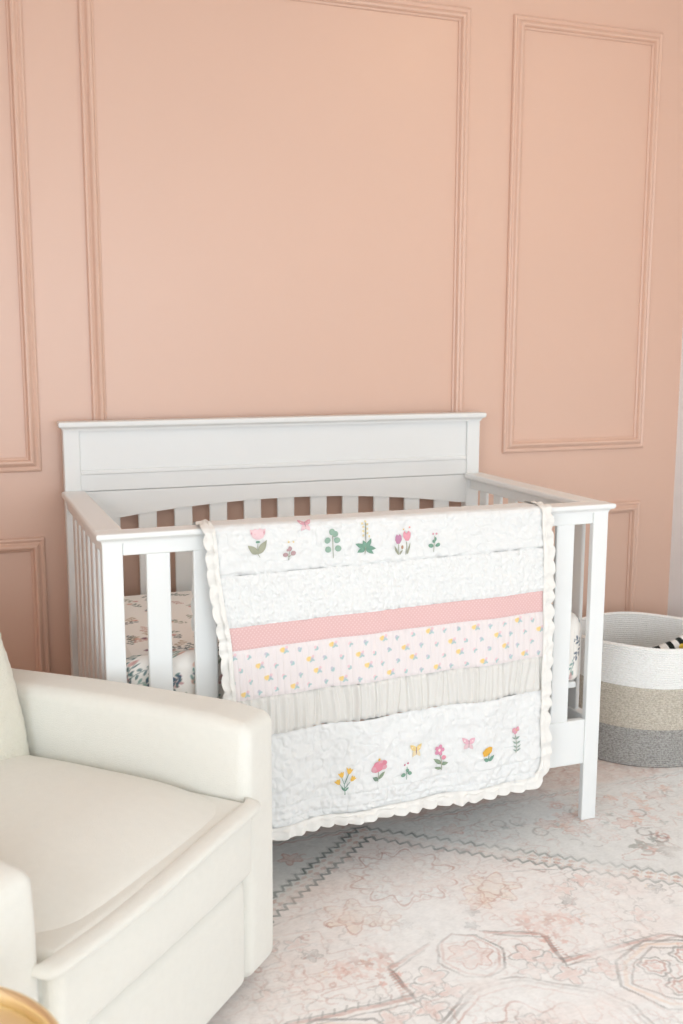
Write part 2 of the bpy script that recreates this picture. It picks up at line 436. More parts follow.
# headboard: panel with an arched lower edge, bead and groove lines, lower rail, cap
hb = bmesh.new()
xi = RX-PW
N = 48
xa = np.linspace(-xi, xi, N)
arch = .832+.047*(1-(xa/.62)**2).clip(0, 1)
yf, yb = -.066+CY, -.044+CY
top_z = 1.118
vs = []
for x, z in zip(xa, arch):
    vs.append([hb.verts.new((x, yf, z)), hb.verts.new((x, yf, .9275)), hb.verts.new((x, yb, top_z)), hb.verts.new((x, yb, z))])
for i in range(N-1):
    a, b = vs[i], vs[i+1]
    hb.faces.new((a[0], b[0], b[1], a[1])); hb.faces.new((a[3], a[0], b[0], b[3])); hb.faces.new((a[2], b[2], b[3], a[3]))
obj('headboard_panel', hb, M_crib, crib)
cbox('headboard_panel', -xi, xi, -.0645, -.044, .9285, .982, .0015)
cbox('headboard_panel', -xi, xi, -.062, -.044, .992, 1.118, .0015)
cbox('headboard_molding', -xi, xi, -.070, -.044, .979, .9935, .004, 3)
cbox('headboard_rail', -xi, xi, -.066, -.044, .20, .305, .003)
# moulded cap
def sweep_x(name, prof, x0, x1, flare=()):
    """profile (y,z) closed loop swept in x"""
    bm = bmesh.new(); A = [bm.verts.new((x0, y+CY, z)) for y, z in prof]; B = [bm.verts.new((x1, y+CY, z)) for y, z in prof]
    k = len(prof)
    for i in range(k): bm.faces.new((A[i], A[(i+1) % k], B[(i+1) % k], B[i]))
    bm.faces.new(A[::-1]); bm.faces.new(B)
    return bm
def cove_cap(name, x0, x1, y0, y1, z0, z1, z2, over):
    """cap with a coved underside: rings growing outwards from the body to the overhang"""
    rings = [(0, z0)]
    for i in range(1, 7):
        t = i/6*PI/2; rings.append(((over*.72)*(1-math.cos(t)), z0+(z1-z0)*math.sin(t)))
    rings += [(over*.78, z1+.001), (over*.95, z1+.003), (over, z1+.007), (over, z2-.004), (over-.001, z2-.0015), (over-.004, z2)]
    bm = bmesh.new(); prev = None
    for (o, z) in rings:
        r = [bm.verts.new(p) for p in ((x0-o, y0-o, z), (x1+o, y0-o, z), (x1+o, y1+o*.3, z), (x0-o, y1+o*.3, z))]
        if prev:
            for i in range(4): bm.faces.new((prev[i], prev[(i+1) % 4], r[(i+1) % 4], r[i]))
        else: bm.faces.new(r[::-1])
        prev = r
    bm.faces.new(prev)
    return obj(name, bm, M_crib, crib)
cove_cap('headboard_cap', -RX, RX, -.078+CY, -.036+CY, 1.112, 1.123, 1.1405, .013)
# front rail: apron, small step and cap
cbox('front_apron', -xi, xi, -.8265, -.806, .878, .914)
cove_cap('front_cap', -RX, RX, -.830+CY, -.786+CY, .908, .919, .934, .0135)
cbox('bottom_rail', -xi, xi, -.827, -.806, .175, .308)
for s in (-1, 1):
    a, b = sorted((s*(RX-.004), s*(RX-.034)))
    cbox('side_apron', a, b, -.806, -.071, .878, .914)
    a, b = sorted((s*(RX+.0115), s*(RX-.058)))
    cbox('side_cap', a, b, -.776, -.072, .9145, .9335, .006, 3)
    a, b = sorted((s*(RX-.004), s*(RX-.034)))
    cbox('side_rail', a, b, -.806, -.071, .175, .308)
# slats: 11 in front, 11 behind, 7 each side
slat_me = None
def slat(w, d, z0, z1, x, y, rot=False):
    bm = bmesh.new()
    if rot: add_box(bm, -d/2, d/2, -w/2, w/2, z0, z1, .004, 2)
    else: add_box(bm, -w/2, w/2, -d/2, d/2, z0, z1, .004, 2)
    o = obj('slat', bm, M_crib, crib); o.location = (x, y+CY, 0)
    return o
def copies(o, xs, ys):
    for x, y in zip(xs, ys):
        c = o.copy(); C.objects.link(c); c.parent = crib; c.location = (x, y+CY, 0)
gap = (2*xi-11*.0575)/12
fx = [-xi+gap+.0575/2+i*(gap+.0575) for i in range(11)]
s0 = slat(.0575, .014, .300, .884, fx[0], -.816); copies(s0, fx[1:], [-.816]*10)
bx_ = [(-5+i)*.1125 for i in range(11)]
s1 = slat(.0575, .012, .300, .90, bx_[0], -.053); copies(s1, bx_[1:], [-.053]*10)
sy = [-.806+.062+.0235+i*.0955 for i in range(7)]
for s in (-1, 1):
    q = slat(.047, .012, .300, .884, s*(RX-.019), sy[0], True); copies(q, [s*(RX-.019)]*6, sy[1:])
# spring deck that carries the mattress
cbox('mattress_support', -.64, .64, -.790, -.090, .392, .4105, .004)

# ------------------------------------------------------------------ mattress with floral sheet
def paint_sprigs(X, Y, col, seed, dens, palette, scale=1):
    r = np.random.default_rng(seed)
    x0, x1, y0, y1 = X.min(), X.max(), Y.min(), Y.max()
    nn = int((x1-x0)*(y1-y0)*dens)
    for k in range(nn):
        cx, cy = x0+(x1-x0)*r.random(), y0+(y1-y0)*r.random()
        c = np.array(srgb(palette[r.integers(len(palette))])); a = r.random()*6.28
        L = (.014+.012*r.random())*scale
        m = (np.abs(X-cx) < L*1.6) & (np.abs(Y-cy) < L*1.6)
        if not m.any(): continue
        p, q = X[m]-cx, Y[m]-cy
        u = p*math.cos(a)+q*math.sin(a); v = -p*math.sin(a)+q*math.cos(a)
        al = np.zeros(u.shape)
        al = np.maximum(al, (1-sstep(.0008, .0022, np.abs(v-6*u*u)))*(np.abs(u) < L)*.8)
        for i in range(6):
            uu = -L+i*L/2.7; s_ = 1 if i % 2 else -1
            vv = 6*uu*uu+s_*.006*scale
            e = ((u-uu)*.8+(v-vv)*s_*.6)/(.0065*scale), (-(u-uu)*.6*s_+(v-vv)*.8)/(.0032*scale)
            al = np.maximum(al, 1-sstep(.7, 1.2, np.hypot(*e)))
        col[m] = col[m]*(1-al[:, None]*.85)+c*(al[:, None]*.85)
        if r.random() < .35:
            c2 = np.array(srgb(['#D9A9A4', '#7C4A63', '#E3B7A6'][r.integers(3)])); d = np.hypot(u-L*.8, v-.01)
            al = 1-sstep(.006*scale, .009*scale, d)
            col[m] = col[m]*(1-al[:, None]*.8)+c2*(al[:, None]*.8)
    return col
M_sheet = mat('floral_sheet_cotton', '#EFE8DF', .9, spec=.1, bump=(300, .2, .001), dye='Dye')
mt = thing('crib_mattress', 'crib mattress in a cream fitted sheet printed with blue and green leafy sprigs', 'mattress', (0, -.449, .411))
def build_mattress():
    hx, hy, H, r = .659, .346, .202, .040
    # closed loop profile around (offset, z): built as rings of a rounded rectangle
    nxs, nys = 240, 130
    per = []
    # perimeter of rounded rectangle
    def rr(o, n_side=(220, 120), rc=.035):
        pts = []
        ax, ay = hx-o, hy-o; rc = max(rc-o, .004)
        for (cx, cy, a0) in ((ax-rc, -(ay-rc), -PI/2), (ax-rc, ay-rc, 0), (-(ax-rc), ay-rc, PI/2), (-(ax-rc), -(ay-rc), PI)):
            for i in range(9):
                a = a0+i/8*PI/2; pts.append((cx+rc*math.cos(a), cy+rc*math.sin(a)))
        pts = np.array(pts+[pts[0]])
        d = np.r_[0, np.cumsum(np.hypot(*np.diff(pts, axis=0).T))]
        t = np.linspace(0, d[-1], 1700, endpoint=False)
        return np.c_[np.interp(t, d, pts[:, 0]), np.interp(t, d, pts[:, 1])], t/d[-1]*3.95
    rows = []; cols_u = []; cols_v = []
    zs = [(.03, 0.0), (.012, .002), (.003, .012)]+[(0, z) for z in np.linspace(.02, H-r, 70)]+[(r*(1-math.cos(a)), H-r+r*math.sin(a)) for a in np.linspace(.08, PI/2, 24)]
    s = 0; last = None
    for (o, z) in zs:
        P, t = rr(o)
        if last is not None: s += math.hypot(o-last[0], z-last[1])
        last = (o, z)
        bow = .006*math.sin(min(1, z/H)*PI)
        nrm = P/np.hypot(P[:, 0], P[:, 1])[:, None]
        wr = .004*noise(t*9, np.full_like(t, z*12), 20)+.003*noise(t*30, np.full_like(t, z*8), 21)
        rows.append(np.c_[P+nrm*(bow*.3+wr*(z > .01)*.7)[:, None], np.full(len(P), z)])
        cols_u.append(t); cols_v.append(np.full(len(t), s))
    P = np.array(rows); UU = np.array(cols_u); VV = np.array(cols_v)
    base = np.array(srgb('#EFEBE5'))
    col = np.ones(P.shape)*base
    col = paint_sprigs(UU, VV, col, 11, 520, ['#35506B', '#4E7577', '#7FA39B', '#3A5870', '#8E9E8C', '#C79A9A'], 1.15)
    grid_obj('fitted_sheet', P, M_sheet, mt, col, wrap=True)
    # top face
    nx, ny = 320, 170
    x = np.linspace(-1, 1, nx); y = np.linspace(-1, 1, ny); X, Y = np.meshgrid(x*(hx-r+.004), y*(hy-r+.004))
    Z = H+.004*(1-(X/hx)**4)*(1-(Y/hy)**4)+.002*noise(X*16, Y*16, 23)*(1-np.maximum(np.abs(X/(hx-r)), np.abs(Y/(hy-r))).clip(0, 1)**4)
    col = np.ones(X.shape+(3,))*np.array(srgb('#F6F3EF'))
    col = paint_sprigs(X, Y, col, 9, 330, ['#6F7F78', '#5A6A68', '#9AA090', '#C9A39B', '#4B5F6C', '#B9A58C'], 1.1)
    grid_obj('fitted_sheet', np.stack([X, Y, Z], -1), M_sheet, mt, col)
build_mattress()

# ------------------------------------------------------------------ quilt
QZ = .947
# path of the quilt over the rail, in (y, z): inside the crib -> over the cap -> down the front
_pp = [(-.760, .640), (-.762, .70), (-.763, .80), (-.764, .88), (-.764, .925), (-.766, .934), (-.773, .9395), (-.79, .9405), (-.82, .9405),
       (-.846, .9405), (-.857, .936), (-.8625, .927), (-.863, .918)]
_pp = np.array(_pp); _d = np.r_[0, np.cumsum(np.hypot(*np.diff(_pp, axis=0).T))]
T0 = -(_d[9]-.0076)                               # t at the inside hem; t = 0 at the front top edge
def prof(t):
    s = t-T0
    y = np.interp(s, _d, _pp[:, 0]); z = np.interp(s, _d, _pp[:, 1])
    ex = np.maximum(0, s-_d[-1])
    return y-.010*sstep(0, .35, ex)-.016*sstep(.3, .85, ex), z-ex
TILT = .02
def seamL(t): return np.interp(t, [-.4, 0, .125, .255, .31, .44, .80], [-.448, -.445, -.433, -.416, -.410, -.404, -.392])
def seamR(t): return np.interp(t, [-.4, 0, .12, .24, .45, .80], [.466, .466, .471, .475, .474, .470])
def Q(a, t, lift=0):
    """surface point of the quilt; a 0..1 across, t metres down the front"""
    a = np.asarray(a, float); t = np.asarray(t, float)
    a, t = np.broadcast_arrays(a, t)
    y, z = prof(t)
    g = sstep(.0, .25, t)
    z = z+TILT*a*g
    x = seamL(t)+(seamR(t)-seamL(t))*a
    fold = sstep(.02, .7, t)
    y = y-fold*(.0075*np.sin(a*17+.5)+.005*np.sin(a*31+t*4)+.004*noise(a*9, t*5, 30))-fold*.004
    x = x+.0025*noise(t*14, a*3, 31)
    return np.stack([x, y-lift*np.where(t > .004, 1, 0), z+lift*np.where((t <= .01) & (t > -.09), 1, 0)], -1)
HEM = .792                                 # t of the seam where the hem ruffle begins
def cloth(name, a0, a1, t0, t1, m, disp, col=None, step=.0025, round_=False, lift0=0, label=None):
    nx = int(.92*(a1-a0)/step)+2; ny = max(4, int((t1-t0)/step)+2)
    a = np.linspace(a0, a1, nx); t = np.linspace(t0, t1, ny)
    A, T = np.meshgrid(a, t)
    if round_:                              # rounded lower corners
        R = .055; over = np.maximum(0, T-(t1-R))
        ins = (R-np.sqrt(np.maximum(R*R-over**2, 0)))/.9
        A2 = ins+(A)*(1-2*ins); A = A2
    L = disp(A, T) if disp else 0
    P = Q(A, T, L+lift0)
    o = grid_obj(name, P, m, quilt, col(A, T) if col else None, flip=True)
    if label: o['label'] = label
    return o
quilt = thing('patchwork_quilt', 'white patchwork baby quilt with embroidered flowers and a pink band over the front rail', 'quilt', (0, 0, 0))
XM = .92
def stitchq(A, T):                        # meandering hand quilting
    x = A*XM
    n1 = noise(x*44, T*40, 40); n2 = noise(x*60, T*60, 41)
    v = -.0014*np.exp(-(np.abs(n1)/.14)**2)+.0016*n2+.0016*noise(x*14+T*34, T*12, 44)+.0009*noise(x*120, T*110, 39)
    return v
def edgefall(T, t0, t1, w=.006, d=.003):
    e = np.minimum(T-t0, t1-T); return -d*np.exp(-(e/w)**2)
def d_top(A, T): return 1.5*stitchq(A, T)*sstep(0, .03, T)+edgefall(T, -1, .140)
def d_gather(A, T):
    x = A*XM
    return .0018*noise(x*75, T*48, 42)+.0034*np.abs(noise(x*118, T*74, 43))-.0012+.0018*noise(x*105, T*15, 45)+.0016*noise(x*190, T*160, 38)+edgefall(T, .140, .267)+.0015
def d_pink(A, T):
    x = A*XM
    return .0005*np.sin(x*2*PI/.006)*np.sin(T*2*PI/.006)+edgefall(T, .267, .324, .004, .002)
def d_floral(A, T):
    x = A*XM+.002*noise(A*30, T*10, 46)
    return .0024*np.abs(np.sin(x*PI/.0175))**.6-.0012+.0008*noise(x*60, T*40, 47)+edgefall(T, .324, .450)
def d_grey(A, T):
    x = A*XM+.008*noise(A*22, T*9, 48)
    g = np.sin(x*2*PI/.021+2.2*noise(A*28, T*3, 49))
    g2 = noise(x*70, T*5, 50)
    return .0026*g+.0055*g2*np.abs(g2)**.3+.002*noise(x*130, T*8, 53)+edgefall(T, .450, .546, .006, .004)
def d_low(A, T):
    x = A*XM
    br = sstep(.735, .745, T)*(1-sstep(.78, .79, T))   # quilted border near the hem
    return 1.5*stitchq(A, T)+.0026*noise(x*9, T*34+x*6, 51)+edgefall(T, .546, 2)-.003*np.exp(-((T-.738)/.003)**2)-.003*np.exp(-((T-.772)/.003)**2)+br*.0032*noise(x*95, T*95, 52)
def c_pink(A, T):
    x = A*XM
    c = np.array(srgb('#DDB6B4')); w = np.array(srgb('#EBD2CF'))
    k = (sstep(.25, .9, np.sin(x*2*PI/.0105+PI*(np.floor(T/.0055) % 2))*np.abs(np.sin(T*PI/.0055))))[..., None]
    return c*(1-k*.75)+w*k*.75
def c_floral(A, T):
    r = np.random.default_rng(12); X = A*XM
    col = np.ones(A.shape+(3,))*np.array(srgb('#E3DBDA'))
    yel, teal, pk, lil = [np.array(srgb(h)) for h in ('#EBCB80', '#A3C0C0', '#E2BFC4', '#BDB8C6')]
    def dot(cx, cy, rx, ry, c, an=0, al=.9):
        m = (np.abs(X-cx) < .02) & (np.abs(T-cy) < .02)
        p, q = X[m]-cx, T[m]-cy; u = p*math.cos(an)+q*math.sin(an); v = -p*math.sin(an)+q*math.cos(an)
        a_ = (1-sstep(.75, 1.2, np.hypot(u/rx/1.25, v/ry/1.25)))*al
        col[m] = col[m]*(1-a_[:, None])+c*a_[:, None]
    rows = 4; dy = .0315; dx = .046
    for j in range(rows):
        for i in range(-1, 28):
            cx = (i+.5*(j % 2))*dx+.004*(r.random()-.5)+.003; cy = .339+j*dy+.005*(r.random()-.5)
            if (i+2*j) % 3 == 0:
                dot(cx, cy, .0062, .0048, yel, .3); dot(cx+.003, cy-.004, .003, .0025, yel)
                dot(cx+.0095, cy-.001, .0045, .003, lil, -.8); dot(cx+.012, cy-.006, .0035, .0028, pk)
                dot(cx+.007, cy+.005, .0045, .0022, teal, -.6); dot(cx+.013, cy+.004, .004, .002, teal, .6)
            else:
                an = r.random()*3
                dot(cx, cy, .0042, .0034, pk if (i+j) % 2 else lil, an, .85); dot(cx+.0045, cy+.002, .004, .0022, teal, an+.6); dot(cx+.001, cy+.0055, .0038, .002, teal, an-.8)
    return col
cloth('quilt_back_fall', 0, 1, T0, .0, M_quilt, lambda A, T: .4*stitchq(A, T)*sstep(0, .02, -T))
cloth('top_panel', 0, 1, .0, .140, M_quilt, d_top, step=.002)
cloth('puckered_band', 0, 1, .140, .267, M_quilt, d_gather, step=.0018, label='puckered white band')
cloth('pink_band', 0, 1, .267, .324, M_quiltdye, d_pink, c_pink, step=.0014, label='woven blush pink band')
cloth('floral_band', 0, 1, .324, .450, M_quiltdye, d_floral, c_floral, step=.0015, label='cotton band printed with tiny yellow and lilac posies')
cloth('gathered_band', 0, 1, .450, .546, M_gauze, d_grey, step=.0018, label='gathered pale grey band')
cloth('lower_panel', 0, 1, .546, HEM, M_quilt, d_low, step=.0022, round_=True)

# scalloped frill: follows the left seam down, round the corners, along the hem and up the right side
def frill_path():
    R = .055; pts = []
    for t in np.arange(T0+.02, HEM-R, .004): pts.append((0, t, -1, 0))
    wd = .86
    for a in np.linspace(0, PI/2, 22)[1:]:
        pts.append(((R-R*math.cos(a))/wd, HEM-R+R*math.sin(a), -math.cos(a), math.sin(a)))
    for a in np.linspace(R/wd, 1-R/wd, 230)[1:-1]: pts.append((a, HEM, 0, 1))
    for a in np.linspace(PI/2, 0, 22):
        pts.append((1-(R-R*math.cos(a))/wd, HEM-R+R*math.sin(a), math.cos(a), math.sin(a)))
    for t in np.arange(HEM-R, T0+.02, -.004): pts.append((1, t, 1, 0))
    return np.array(pts)
def build_frill(width, name, m, pitch, ph, lift):
    G = frill_path()
    P0 = Q(G[:, 0], G[:, 1], 0)
    d = np.r_[0, np.cumsum(np.linalg.norm(np.diff(P0, axis=0), axis=1))]
    s = np.arange(0, d[-1], .0025)
    base = np.stack([np.interp(s, d, P0[:, i]) for i in range(3)], -1)
    na = np.interp(s, d, G[:, 2]); nt_ = np.interp(s, d, G[:, 3]); tt = np.interp(s, d, G[:, 1])
    outv = np.stack([na, 0*na, -nt_], -1)
    rows = []
    nr = 12
    for i in range(nr):
        u = i/(nr-1)
        sc = np.abs(np.sin(s*PI/pitch+ph+.9*noise(s*9, s*0, 60)))**.6
        wdt = width*(.80+.20*sc)*(1+.10*noise(s*7, s*0+3, 61))*np.where(np.abs(na) > .7, 1, 1.12)
        y = -lift-.002+(.0035*np.sin(s*2*PI/pitch+1+noise(s*13, s*0, 62)*2.4)+.004*noise(s*38, u*2+s*0, 63))*u**.8-.001*u
        p = base+outv*(wdt*u-.006)[:, None]; 
        top = ((tt < .0) & (tt > -.068))
        inside = tt <= -.068
        k_in = sstep(.060, .090, -tt); k_fr = sstep(-.006, .012, tt); k_top = (1-k_in)*(1-k_fr)
        p[:, 1] += k_in*(.003-y*.2)+k_fr*y
        p[:, 2] += (k_top+.6*k_in*(tt > -.10))*(np.abs(y)+.001-.004*u)
        p[:, 2] -= np.where(inside, 0, .0)
        rows.append(p)
    return grid_obj(name, np.array(rows), m, quilt)
build_frill(.034, 'scalloped_frill', M_frill, .043, 0, 0)
build_frill(.013, 'scalloped_frill', M_frill, .043, .0, .0025)

# embroidered motifs: thread lying on the cloth, drawn in units of 2.5 mm around each motif's centre
def inv(x, z):
    t = QZ-z
    for _ in range(4):
        a = (x-seamL(t))/(seamR(t)-seamL(t)); t = QZ-z+TILT*a*sstep(0, .25, t)-.0
    return a, t
def motif(name, x0, z0, shapes, label, S=(.0028, .0028)):
    V = []; F = []; K = []
    def add_poly(pts, c, up):
        n0 = len(V); pts = list(pts); cx = sum(p[0] for p in pts)/len(pts); cy = sum(p[1] for p in pts)/len(pts)
        ring = [((cx+(p[0]-cx)*k_), (cy+(p[1]-cy)*k_), h) for k_, h in ((1, .0004), (.8, .0012), (.4, .0016)) for p in pts]
        n_ = len(pts)
        for (px, py, h) in ring+[(cx, cy, .0017)]:
            a, t = inv(x0+px*S[0], z0+py*S[1]); dd = d_top if t < .14 else d_low; A_, T_ = np.array([a]), np.array([t]); V.append(Q(a, t, float(h+up+.0014+dd(A_, T_)[0]))); K.append(c)
        for r_ in range(2):
            for i in range(n_): F.append((n0+r_*n_+i, n0+r_*n_+(i+1) % n_, n0+(r_+1)*n_+(i+1) % n_, n0+(r_+1)*n_+i))
        for i in range(n_): F.append((n0+2*n_+i, n0+2*n_+(i+1) % n_, n0+3*n_, n0+3*n_))
    for sh in shapes:
        kind = sh[0]; c = srgb(sh[-1])
        if kind == 'o':
            _, cx, cy, rx, ry, an, _c = sh
            add_poly([(cx+rx*math.cos(t)*math.cos(an)-ry*math.sin(t)*math.sin(an), cy+rx*math.cos(t)*math.sin(an)+ry*math.sin(t)*math.cos(an)) for t in np.linspace(0, 2*PI, 14, endpoint=False)], c, .0004)
        elif kind == 'l':                      # pointed leaf from base to tip
            _, xa_, ya_, xb_, yb_, w, _c = sh
            dx, dy = xb_-xa_, yb_-ya_; L = math.hypot(dx, dy); nx_, ny_ = -dy/L, dx/L
            tt = np.linspace(0, 1, 9); up_ = [(xa_+dx*t+nx_*w*math.sin(PI*t**.8), ya_+dy*t+ny_*w*math.sin(PI*t**.8)) for t in tt]
            dn = [(xa_+dx*t-nx_*w*math.sin(PI*t**.8), ya_+dy*t-ny_*w*math.sin(PI*t**.8)) for t in tt[1:-1][::-1]]
            add_poly(up_+dn, c, .0002)
        elif kind == 's':                      # stem
            pts = sh[1]; w = sh[2]
            for (a_, b_) in zip(pts[:-1], pts[1:]):
                dx, dy = b_[0]-a_[0], b_[1]-a_[1]; L = math.hypot(dx, dy)+1e-9; nx_, ny_ = -dy/L*w/2, dx/L*w/2
                add_poly([(a_[0]+nx_, a_[1]+ny_), (b_[0]+nx_, b_[1]+ny_), (b_[0]-nx_, b_[1]-ny_), (a_[0]-nx_, a_[1]-ny_)], c, 0)
        elif kind == 'p': add_poly(sh[1], c, .0005)
    me = bpy.data.meshes.new(name)
    me.from_pydata([tuple(v) for v in V], [], [tuple(dict.fromkeys(f)) for f in F]); me.update()
    a = me.color_attributes.new('Dye', 'FLOAT_COLOR', 'POINT')
    a.data.foreach_set('color', np.array([(*k, 1) for k in K], np.float32).ravel())
    me.polygons.foreach_set('use_smooth', [True]*len(me.polygons))
    o = link(name, me, M_thread, quilt); o['label'] = label
G1, G2, G3 = '#A5A794', '#94AF9F', '#7A9F8D'
PK, PL, MV, YL = '#D6A2AC', '#E3C5C9', '#B79A9C', '#E6BC5E'
def butterfly(c1, c2): return [('l', 0, 0, -5, 5, 2.0, c1), ('l', 0, 0, 5, 5, 2.0, c1), ('l', 0, 0, -3.5, -4.5, 1.6, c2), ('l', 0, 0, 3.5, -4.5, 1.6, c2),
                               ('o', -3, 2.6, .8, .8, 0, '#F3EDE6'), ('o', 3, 2.6, .8, .8, 0, '#F3EDE6'), ('s', [(0, -3), (0, 3)], .9, '#A98E93')]
motif('embroidered_flower', -.332, .874, [('s', [(0, 3), (-.5, -3), (0, -6), (2, -9)], .5, G1), ('l', 0, -6, -9, 2, 3.0, G1), ('l', 0, -6, 8, 6, 3.0, G1),
      ('p', [(-7, 16), (-4.6, 15.2), (-2.2, 16.6), (0, 15.4), (2.4, 16.6), (4.8, 15.2), (7.4, 16), (6.8, 12), (4.4, 8.2), (1.2, 6.8), (-1.2, 6.8), (-4.2, 8.2), (-6.6, 12)], PL),
      ('l', -5, 10, -5.8, 15, .7, PK), ('l', -2.4, 9, -2.6, 14.8, .7, PK), ('l', 0, 9, 0, 14.8, .7, PK), ('l', 2.4, 9, 2.8, 14.8, .7, PK), ('l', 5, 10, 6, 15, .7, PK), ('o', 0, 4.6, 2, 1.1, 0, G3)],
      'pink fan-shaped bloom over two grey-green leaves')
motif('embroidered_berries', -.254, .851, [('s', [(0, -5), (0, 0), (1, 5)], .5, G1), ('s', [(0, -2), (-3, 1)], .5, G1), ('s', [(0, -2), (4, 1)], .5, G1), ('o', -3, 0, 2.2, 2, 0, MV), ('o', 4, 1, 2.4, 2, .3, MV),
      ('o', 1, 5, 1.8, 2.2, 0, MV), ('o', -1, 4, 1.4, 1.2, 0, MV), ('o', 0, 11, 1, 1, 0, '#E8D29B'), ('o', 4, 11, .8, .8, 0, '#E8D29B')], 'mauve berry sprig')
motif('embroidered_butterfly', -.210, .922, butterfly(PK, PL), 'small pink butterfly', (.0034, .0034))
motif('embroidered_sprig', -.139, .873, [('s', [(.5, -14), (0, 0), (-.5, 10)], .6, G1)]+[('o', x, y, 3, 2.7, r_, G2) for x, y, r_ in ((-4.5, -6, 0), (4.8, -5.5, 0), (-5, 2, .4), (4, 1.8, 0), (2, 7.5, .6), (-1, 9.6, 1.3))],
      'green sprig of round leaves')
motif('embroidered_spire', -.051, .860, [('s', [(-.6, -8), (0, 4), (0, 22)], .5, G1)]+[('l', 0, -2, x, y, 2.2, G3) for x, y in ((-10, 2), (-8, -6), (8, -8), (10.5, -3.5), (6, 6), (-3, 5))]
      + [('o', s_*1.9, y, .95, 1.1, 0, '#E8D7A8') for s_, y in ((-1, 9), (1, 11), (-1, 13), (1, 15), (-1, 17), (1, 19), (0, 22), (2, 8), (-1.6, 20))], 'cream flower spire over dark green leaves')
motif('embroidered_tulips', .053, .851, [('s', [(-4, 3), (-4, -8)], .5, G1), ('s', [(4, 4), (3, -8)], .5, G1), ('l', -4, -8, -8, 1, 1.1, G1), ('l', 4, -8, 8, 3, 1.1, G1), ('l', -3, -8, 0, -3, .9, G1),
      ('p', [(-7.5, 9), (-6, 11.5), (-4.5, 10), (-3, 11.5), (-1.2, 9.5), (-1, 6), (-3, 2.5), (-6, 2.5), (-7.8, 6)], '#BF8AA6'),
      ('p', [(.5, 12), (2, 14), (4, 11.5), (6, 14), (8, 12), (8, 8), (6, 4.8), (3, 4.8), (.8, 8)], '#DE9DAA'), ('o', -.6, -.8, 1, 1.8, 0, '#B6957C'), ('o', 7, 17, .8, .8, 0, '#E6A39B'), ('o', 1, 15.5, .7, .7, 0, YL)], 'mauve and pink pair of tulips')
motif('embroidered_sprig', .141, .850, [('s', [(-.5, -7), (0, 0), (1, 8)], .5, G1), ('o', -3, -1, 2.4, 1.9, 0, G3), ('o', 3.6, -.4, 2.6, 1.7, .4, G3), ('o', 0, 3, 1.6, 1.5, 0, G3), ('o', 1.8, 5, 1.3, 1.8, 0, G3),
      ('o', -.6, 10, 1, 1, 0, PK), ('o', 2.6, 10, 1, 1, 0, PK)], 'green sprig with two pink buds')
def bell(x, y, a_, c_=YL, s_=1):
    r_ = lambda p, q: (x+s_*(p*math.cos(a_)-q*math.sin(a_)), y+s_*(p*math.sin(a_)+q*math.cos(a_)))
    return ('p', [r_(-3, 3.2), r_(-1, 2.2), r_(.2, 3.6), r_(1.4, 2.2), r_(3, 3), r_(1.6, -1), r_(0, -2.6), r_(-1.6, -1)], c_)
motif('embroidered_yellow_flower', -.112, .253, [('s', [(0, -13), (0, -4), (3, 7)], .5, G3), ('s', [(0, -8), (-5, -2)], .5, G3), ('s', [(0, -7), (5, -1)], .5, G3), ('s', [(0, -3), (-3, 4)], .5, G3),
      bell(-5.5, -1.5, .5), bell(7, 1.5, -.6), bell(-3, 5.5, .3), bell(3.5, 9, -.2), ('l', 0, -9, -3, -5.5, .9, G3), ('l', 0, -9, 4, -6, .8, G3)], 'yellow bell flowers')
motif('embroidered_peony', -.020, .263, [('s', [(-.5, -9), (0, 2)], .5, G1), ('l', 0, -7, -6.5, -2.8, 2.0, '#7E9282'), ('l', 0, -6, 6.5, .5, 1.8, '#8C9C85')]
      + [('o', x, y, rx, ry, an, c_) for x, y, rx, ry, an, c_ in ((0, 6, 7.8, 5, .25, '#D88C9C'), (-5, 4.5, 3.4, 3, 0, PK), (5, 8.6, 3.4, 3, 0, '#D88C9C'), (5.4, 5, 3, 2.6, 0, PK), (-2.8, 8.5, 3, 2.4, 0, '#D88C9C'), (1.5, 10, 3, 2, 0, PK), (0, 12.8, 1.3, 1.3, 0, YL))], 'rose pink peony')
motif('embroidered_sprig', .059, .250, [('s', [(0, -6), (0, 2), (1, 6)], .5, G3), ('o', -3, -1.5, 2.4, 1.9, .3, G3), ('o', 3.4, -.2, 2.4, 1.7, -.3, G3), ('o', .8, 3, 1.8, 1.5, 0, G3), ('o', -1.5, 8, 1.1, .9, 0, '#C87F93'), ('o', 2, 9, 1, .9, 0, '#C87F93')], 'small green sprig with rose buds')
motif('embroidered_butterfly', .088, .306, butterfly('#E6CC8E', '#E3D3AF'), 'pale yellow butterfly', (.0034, .0034))
motif('embroidered_pink_flower', .159, .278, [('s', [(0, 4), (2, -6), (2, -14)], .6, G1), ('l', 1.6, -7, -6.5, -1.5, 2.1, '#8C9C85'), ('l', 2, -12, -5.5, -10.5, 1.5, '#8C9C85'), ('l', 2, -8, 9, -7, 1.7, '#8C9C85'), ('o', 4.4, -1.6, 2.4, 2.3, 0, '#DF98A8')]
      + [('o', 3.3*math.cos(t), 6+3.3*math.sin(t), 2.3, 2.0, t, '#D793AB') for t in np.linspace(0, 2*PI, 6)[:-1]]+[('o', 0, 6, 1.7, 1.7, 0, '#F3E3DF')], 'pink ring-petalled flower')
motif('embroidered_butterfly', .239, .306, butterfly('#E0B3BF', PL), 'pale pink butterfly', (.0034, .0034))
